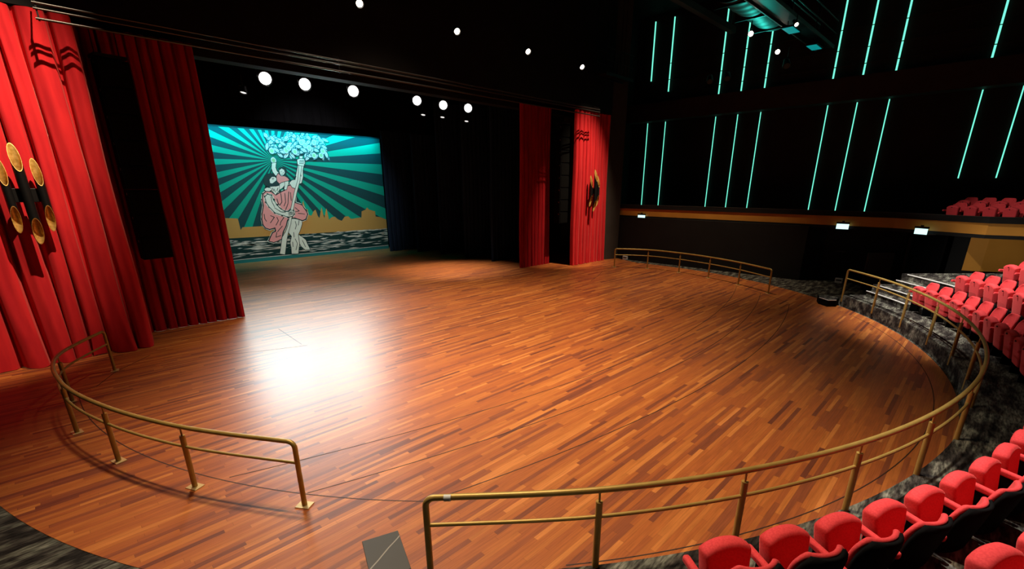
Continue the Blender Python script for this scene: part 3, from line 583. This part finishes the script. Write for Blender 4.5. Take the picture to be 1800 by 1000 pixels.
# ------------------------------------------------------------------ exit signs under the balcony
def sign(x, y, z, rz, label):
    t = empty('exit_sign', (x, y, z), rz, label, 'sign', 'glowing exit signs')
    MB().box((0, 0, 0.15), (0.08, 0.5, 0.08)).build('housing', 'black_metal', t, bevel=0.008)
    MB().box((-0.005, 0, 0), (0.02, 0.46, 0.22)).build('lit_panel', 'sign_glow', t)
    MB().box((0, 0, 0.21), (0.03, 0.1, 0.06)).build('hanger', 'black_metal', t)
sign(13.72, 2.0, 2.53, 0, 'glowing pale exit sign under the balcony nearest the far curtains')
sign(13.72, -7.98, 2.55, 0, 'glowing pale exit sign under the balcony above the far aisle')
sign(13.1, -10.72, 2.55, -0.5, 'glowing pale exit sign under the balcony nearest the ochre wall')

# ------------------------------------------------------------------ teal strip lights on the side wall
LY = [6.2, 4.84, 1.37, 0.0, -1.34, -4.81, -6.16, -7.53, -10.98, -12.3]
def led(y, z0, z1, wd, label, group, x):  # the strip stands a little proud of the wall
    t = empty('light_strip', (x, y, z0), 0, label, 'strip light', group)
    MB().box((0.035, 0, (z1 - z0) / 2), (0.03, wd, z1 - z0 + 0.01)).build('channel', 'black_metal', t)
    MB().tube([(0, 0, 0), (0, 0, z1 - z0)], wd / 2, 10).build('diffuser', 'teal_led', t, smooth=True, angle=60)
side = ['nearest the far curtains'] + [f'{NTH[i]} from the curtains' for i in range(1, 10)]
for i, y in enumerate(LY):
    z0 = 2.6 if i < 8 else 4.6
    led(y, z0, 8.44, 0.05, f'thin teal light strip, lower row on the side wall, {side[i]}', 'lower teal light strips', 20.745)
for i, y in enumerate(LY[:9]):
    z0 = 11.08 if i == 0 else 10.29 if i == 1 else 9.6
    led(y, z0, 14.6, 0.08, f'thick teal light strip, upper row on the side wall, {side[i]}', 'upper teal light strips', 20.745)

LATE = []
# pipes along the side wall in front of the upper strips
for z, lbz in ((10.2, 'lowest'), (10.95, 'middle'), (11.9, 'highest')):
    t = empty('lighting_pipe', (20.45, -4, z), 0, f'thin dark pipe crossing the upper teal strips on the side wall, {lbz} of three', 'pipe', 'lighting pipes on the side wall')
    MB().tube([(0, -9, 0), (0, 9, 0)], 0.02, 8).build('pipe', 'black_metal', t, smooth=True)
    for y in (-8, -3, 2, 7): MB().box((0.17, y, 0), (0.33, 0.05, 0.04)).build('bracket', 'black_metal', t)

# ------------------------------------------------------------------ catwalks high over the hall
def catwalk(x0, x1, y, z, label, wd=0.8, rails=(0.55, 1.1), posts=6, metal='duct_metal'):
    t = empty('lighting_catwalk', ((x0 + x1) / 2, y, z), 0, label, 'catwalk', 'catwalks under the ceiling')
    h = (x1 - x0) / 2
    MB().box((0, 0, 0), (2 * h, wd, 0.06)).build('deck', 'black_metal', t)
    for s in (-1, 1):
        MB().box((0, s * wd / 2, -0.02), (2 * h, 0.05, 0.14)).build('edge_beam', metal, t)
        for r in rails: MB().tube([(-h, s * wd / 2, r), (h, s * wd / 2, r)], 0.025, 8).build('guard_rail', metal, t, smooth=True)
        for i in range(posts):
            x = -h + 2 * h * i / (posts - 1)
            MB().tube([(x, s * wd / 2, 0), (x, s * wd / 2, rails[-1])], 0.022, 6).build('guard_post', 'black_metal', t, smooth=True)
    for s in (-1, 1):
        for x in (-h * 0.98, 0, h * 0.98): MB().tube([(x, s * wd / 2, 0), (x, s * wd / 2, 14.95 - z)], 0.018, 6).build('hanger', 'black_metal', t)
    return t
catwalk(2.0, 19.4, -4.5, 11.0, 'long dark catwalk with teal-lit rails running to the side wall under the ceiling')
catwalk(10.2, 12.7, 2.85, 9.55, 'short dark catwalk with guard rails above the far end of the stage', wd=0.6, posts=5, metal='black_metal')
t = empty('roof_truss', (13.0, 0.2, 12.6), 0, 'dark square steel beam under the ceiling above the far end of the stage', 'truss')
MB().box((0, 0, 0), (12, 0.3, 0.3)).build('beam', 'charcoal_paint', t)
for x in (-5.5, 0, 5.5): MB().box((x, 0, 1.25), (0.06, 0.06, 2.4)).build('hanger', 'black_metal', t)
# air duct
for i, (x, y, z, lbx) in enumerate([(17.6, 0.6, 9.9, 'unlit dark spotlight hanging low beside the side wall, nearer the curtains'), (17.8, -0.3, 9.95, 'unlit dark spotlight hanging low beside the side wall, second from the curtains'), (17.2, -3.5, 10.0, 'unlit dark spotlight hanging under the side-wall end of the long catwalk')]):
    LATE.append(((x, y, z), lbx))
t = empty('air_duct', (14.6, -2.5, 12.3), 0, 'wide ribbed metal air duct lit teal from below, under the ceiling by the catwalk', 'duct')
def dfn(u, v):
    a = 2 * PI * u; rib = 1 + 0.03 * math.cos(v * 2 * PI * 9)
    return (-2.6 + 5.6 * v, 0.85 * math.cos(a) * rib, 0.5 * math.sin(a) * rib)
MB().grid(dfn, 28, 54).build('ribbed_shell', 'duct_metal', t, smooth=True, angle=60)
for x in (-2.2, 0.2, 2.6): MB().box((x, 0, 0), (0.06, 1.8, 1.1)).build('flange', 'black_metal', t)
for x in (-2.2, 2.6): MB().tube([(x, 0, 0.5), (x, 0, 2.6)], 0.02, 6).build('hanger', 'black_metal', t)

# ------------------------------------------------------------------ stage lamps
def aim(loc, target):
    d = Vector(target) - Vector(loc); return d.to_track_quat('-Z', 'Y').to_euler()
def lamp(loc, target, r, m, label, cat, group, body=0.34, name='stage_spotlight', hang=0.9, fixed=None):
    t = empty(name, loc, 0, label, cat, group)
    e = aim(loc, target); M = e.to_matrix().to_4x4()
    def T(mb): mb.v = [tuple(M @ Vector(v)) for v in mb.v]; return mb
    T(MB().tube([(0, 0, 0.0), (0, 0, 0.06), (0, 0, body)], [r * 1.18, r * 1.18, r * 0.8], 16)).build('lamp_body', 'black_metal', t, smooth=True, angle=40)
    T(MB().tube([(0, 0, -0.02), (0, 0, 0.004)], r, 20)).build('lens', m, t)
    T(MB().tube([(0, 0, -0.05), (0, 0, 0.02)], r * 1.2, 20, cap=False)).build('barrel_ring', 'black_metal', t, smooth=True)
    yk = MB()
    yk.tube([(-r * 1.3, 0, 0.02), (-r * 1.3, 0, r * 1.9), (r * 1.3, 0, r * 1.9), (r * 1.3, 0, 0.02)], 0.015, 6)
    yk.build('yoke', 'black_metal', t)
    MB().tube([(0, 0, r * 1.9), (0, 0, hang)], 0.018, 6).build('hanging_clamp', 'black_metal', t)
    return t
def spot(name, loc, target, power, col, angle, blend=0.5, size=0.12):
    ld = bpy.data.lights.new(name, 'SPOT'); ld.energy = power; ld.color = col; ld.spot_size = D2R(angle); ld.spot_blend = blend; ld.shadow_soft_size = size
    o = bpy.data.objects.new(name, ld); COL.objects.link(o); o.location = loc; o.rotation_euler = aim(loc, target); return o
CAM = (-11.25, -12.6, 4.2)
SL = [(-3.95, 8.0, 8.07), (-2.48, 8.0, 8.07), (-0.44, 8.0, 8.08), (2.41, 7.5, 7.98), (3.90, 7.5, 7.95), (5.45, 7.5, 7.98)]
for i, (x, y, z) in enumerate(SL):
    tgt = ((-9.5, -11, 2) if i < 3 else (-6, -12.5, 2))
    lamp((x, y, z), tgt, 0.21 if i < 3 else 0.19, 'lamp_white', f'bright round white stage spotlight, {NTH[i]} of six from the near red curtain', 'spotlight', 'white spotlights over the stage')
# pipe that carries them
t = empty('fly_bar', (0.3, SL[0][1] + 0.06, SL[0][2] + 0.92), 0, 'black pipe over the stage that carries the row of white spotlights', 'pipe')
MB().tube([(-7, 0, 0), (8, 0, 0)], 0.025, 8).build('pipe', 'black_metal', t, smooth=True)
for x in (-6, 0.5, 7): MB().tube([(x, 0, 0), (x, 0, 14.9 - SL[0][2] - 0.92)], 0.01, 6).build('cable', 'black_metal', t)
for i, (x, y, z) in enumerate([(-4.72, 8.2, 7.55), (3.2, 8.2, 7.55), (4.35, 8.2, 7.55), (5.9, 8.2, 7.5)]):
    lamp((x, y, z), (x - 1.5, y - 1, z - 6), 0.10, 'lamp_small', f'small lamp just below the row of white stage spotlights, {NTH[i]} from the near curtain', 'lamp', 'small lamps under the spotlights', 0.2, hang=0.55)
for i, x in enumerate((-2.56, 1.29, 5.09, 8.85)):
    lamp((x, 3.0, 9.66), (x * 0.9 - 3, -9, 0.5), 0.10, 'lamp_warm', f'small warm lamp on the black wall over the stage, {NTH[i]} of four', 'downlight', 'warm downlights over the stage front', 0.22, 'stage_downlight', 0.12)
for i, (x, y, z) in enumerate([(12.4, -3.37, 10.5), (16.3, -3.27, 10.5), (12.4, -5.15, 10.5)]):
    lamp((x, y, z), CAM if i < 2 else (6, -12, 3), 0.10 if i < 2 else 0.07, 'lamp_warm', ['small warm house spotlight beside the air duct, between the upper teal strips', 'small warm house spotlight below the catwalk, close to the side wall', 'small warm house spotlight at the edge of the long catwalk'][i], 'spotlight', 'warm house spotlights', 0.3, 'house_spotlight', 0.5)
for q, lbx in LATE: lamp(q, (q[0] - 6, q[1] - 3, q[2] - 7), 0.16, 'duct_metal', lbx, 'spotlight', 'unlit spotlights by the side wall', 0.45, 'hanging_spotlight', 0.8)
for i, (x, y, z) in enumerate([(13.9, -4.5, 10.74), (17.6, -4.5, 10.74)]):
    t = empty('hanging_flood_light', (x, y, z), 0, ['teal-lit flood panel under the long catwalk, the one over the seats', 'teal-lit flood panel under the long catwalk, the one nearer the side wall'][i], 'light', 'flood panels under the catwalk')
    MB().box((0, 0, 0.0), (1.1, 0.5, 0.06)).build('case', 'black_metal', t); MB().box((0, 0, -0.04), (1.0, 0.42, 0.02)).build('lit_panel', 'teal_panel', t)
    for s in (-1, 1): MB().box((s * 0.5, 0, 0.115), (0.03, 0.03, 0.19)).build('bracket', 'black_metal', t)

# ------------------------------------------------------------------ theatre seats
def make_seat(both):
    t = empty('theater_seat', (0, 0, 0))
    # local +Y looks at the stage; z = 0 is the platform floor
    def bsurf(off, wd, z0, z1, inset=0.0):
        def fn(u, v):
            a = 2 * u - 1; z = z0 + (z1 - z0 - inset) * v
            k = 1.0 if v < 0.72 else math.sqrt(max(0.0, 1 - ((v - 0.72) / 0.28) ** 2 * 0.62))
            x = a * (wd - inset) * k
            y = -0.02 - 0.15 * v + 0.075 * abs(a) ** 2.2 + off
            z -= 0.0
            return (x, y, z)
        return fn
    o = MB().grid(bsurf(0.0, 0.262, 0.38, 0.97), 14, 12).build('backrest', 'seat_fabric', t, smooth=True, angle=180, solid=0.05, subd=1)
    o = MB().grid(bsurf(-0.045, 0.272, 0.20, 0.955), 14, 10).build('back_shell', 'black_plastic', t, smooth=True, angle=180, solid=0.03)
    o = MB().grid(lambda u, v: ((u - 0.5) * 0.19, -0.075 - 0.02 * v + 0.06 + 0.028 * math.sin(PI * u) * math.sin(PI * v), 0.60 + 0.14 * v), 8, 8).build('lumbar_pad', 'seat_fabric', t, smooth=True)
    pan = MB()
    def pfn(u, v):  # tipped-up seat pan, crowned at its top
        a = 2 * u - 1; top = 0.865 - 0.075 * abs(a) ** 2.4
        return (a * (0.20 + 0.035 * v), 0.19 + 0.085 * v + 0.012 * (1 - a * a), 0.27 + (top - 0.27) * v)
    pan.grid(pfn, 12, 10)
    pn_ = pan.build('seat_pan', 'seat_fabric', t, smooth=True, angle=180, solid=0.15, subd=1)
    MB().tube([(0, 0.345, 0.775), (0, 0.374, 0.778)], 0.016, 8).build('bolt', 'dark_bolt', pn_)
    for s in ((-1, 1) if both else (1,)):
        ar = MB(); x = s * 0.318
        ar.box((x, 0.13, 0.635), (0.066, 0.48, 0.075), 0, 0.05)
        ar.build('armrest', 'seat_fabric', t, bevel=0.024, seg=3, smooth=True)
        MB().prism([(x - 0.014, -0.02), (x + 0.014, -0.02), (x + 0.014, 0.22), (x - 0.014, 0.22)], 0.0, 0.60).build('side_frame', 'black_plastic', t)
    MB().box((0, 0.08, 0.36), (0.56, 0.05, 0.05)).build('cross_bar', 'black_metal', t)
    return t
STEP = 2.6
protoA = make_seat(True); protoB = make_seat(False)
used = [False, False]
def put(x, y, z, rz, end, label, group):
    i = 0 if end else 1; p = (protoA, protoB)[i]
    if not used[i]:
        used[i] = True; p.location = (x, y, z); p.rotation_euler = (0, 0, rz); p['label'] = label; p['category'] = 'seat'; p['group'] = group; return p
    return dup(p, (x, y, z), rz, label, group)
RN = ['front row', 'second row', 'third row', 'fourth row']
def row(k, idxs, far):
    R = 14.10 - 0.0 + 0.98 * k; z = 0.4 + 0.4 * k; last = {0: 33.9, 1: 33.3, 2: 32.4, 3: 32.0}[k] if far else {0: 33.3, 1: 27.1}[k]
    step = STEP * 14.1 / R
    for i in idxs:
        a = last - step * i
        if not far: a = -a
        x, y = pol(R, a); rz = D2R(a) 
        e = i == 0
        if k == 0: where = 'counted from the far aisle' if far else 'counted from the near aisle'
        else: where = 'counted from the far aisle' if far else 'counted from the near aisle'
        nm = 'end seat' if e else f'{NTH[i]} seat'
        put(x, y, z, rz, e and not far, f'red folded seat, {nm} of the {RN[k]}, {where}', 'red theater seats in the stalls')
row(0, range(0, 14), True); row(0, range(0, 10), False)
row(1, range(0, 9), True); row(1, range(0, 4), False)
row(2, range(0, 6), True); row(3, range(0, 4), True)
# balcony seats
for j in range(4):
    put(15.9 - 0.365 * j, -11.50 - 0.56 * j, 2.62, PI / 2 - 0.57, False, f'dim red seat in the front balcony row, {NTH[j]} from the stage end', 'red seats on the balcony')
for j in range(4):
    put(16.75 - 0.365 * j, -11.75 - 0.56 * j, 2.82, PI / 2 - 0.57, False, f'dim red seat in the back balcony row, {NTH[j]} from the stage end', 'red seats on the balcony')
struct(MB().prism([(16.7, -10.6), (20.7, -10.6), (20.7, -16.6), (13.9, -16.6), (13.6, -15.6)], 2.58, 2.82), 'floor_balcony_step', 'black_paint')
bpy.context.view_layer.update()

# ------------------------------------------------------------------ lights of the house
WARM = (1.0, 0.79, 0.54); NEUT = (1.0, 0.93, 0.84); COOL = (0.92, 0.97, 1.0)
# curtain and apron keys under the ceiling
spot('curtain_key', (-8.5, -1.8, 14.5), (-12.0, 3.4, 4.8), 15000, WARM, 29, 1.0, 0.06)
spot('curtain_key', (9.6, -1.8, 14.5), (10.3, 3.4, 4.4), 11000, WARM, 28, 1.0, 0.06)
spot('apron_key', (-8.5, -1.8, 14.5), (-7.6, -7.0, 0), 6500, WARM, 64, 1.0, 0.35)
spot('apron_key', (9.6, -1.8, 14.5), (11.2, -1.5, 0), 6000, WARM, 58, 1.0, 0.12)
# general warm wash over the stage
spot('ceiling_wash', (-1.8, -1.2, 14.6), (-1.6, -0.8, 0), 12800, WARM, 76, 1.0, 0.3)
spot('ceiling_wash', (-6.0, -8.0, 14.6), (-6.5, -9.0, 0), 5500, WARM, 66, 1.0, 0.3)
spot('ceiling_wash', (5.5, -6.0, 14.6), (5.5, -7.0, 0), 1100, WARM, 70, 1.0, 0.3)
# seats
spot('seat_wash', (-2.5, -9.0, 14.4), (-4.8, -14.4, 1.2), 9500, NEUT, 26, 0.9, 0.2)
spot('seat_wash', (6.4, -7.8, 14.4), (8.6, -13.3, 1.4), 17500, NEUT, 42, 0.9, 0.2)
spot('balcony_fill', (-12.2, -8.8, 4.0), (13.0, -12.9, 1.2), 6500, NEUT, 12, 0.9, 0.15)  # added light, no fixture built; brightens the ochre wall and far seats
spot('balcony_fill', (4.0, -5.0, 12.8), (15.4, -12.6, 2.9), 3200, NEUT, 15, 0.9, 0.15)  # second added light, source unseen, lifts the balcony seats
# the stage spotlights
for i, (x, y, z) in enumerate(SL):
    tgt = [(-3.6, 10.5, 0), (-1.0, 11.5, 0), (1.5, 11.0, 0), (2.8, 8.2, 0), (3.8, 7.6, 0), (4.6, 7.0, 0)][i]
    spot('stage_beam', (x, y - 0.1, z - 0.15), tgt, 800 if i < 3 else 2100, (1, 0.88, 0.76), 52, 1.0, 0.18)
# battens behind the border drapes: cyan down the cloth, cool white toward the boards
def area(name, loc, target, sx_, sy_, power, col, spread=180):
    ld = bpy.data.lights.new(name, 'AREA'); ld.shape = 'RECTANGLE'; ld.size = sx_; ld.size_y = sy_; ld.energy = power; ld.color = col; ld.spread = D2R(spread)
    o = bpy.data.objects.new(name, ld); COL.objects.link(o); o.location = loc; o.rotation_euler = aim(loc, target); return o
area('cyan_batten', (0, 17.2, 7.55), (0, 17.75, 6.5), 11.8, 0.12, 340, (0.0, 0.72, 0.95), 110)
area('white_batten', (-1.3, 14.55, 7.42), (-7.0, -1.8, 0.0), 7.0, 0.10, 300, (0.82, 1.0, 1.0), 70)
spot('cloth_front', (-0.5, 8.2, 7.5), (0.5, 17.8, 3.4), 2600, (1, 0.95, 0.85), 72, 0.8, 0.2)
spot('teal_fill', (18.9, -1.2, 10.2), (14.6, -3.0, 12.2), 260, (0.05, 1.0, 0.8), 80, 0.8, 0.2)  # added without a fixture, boosts the strips' teal spill on the duct
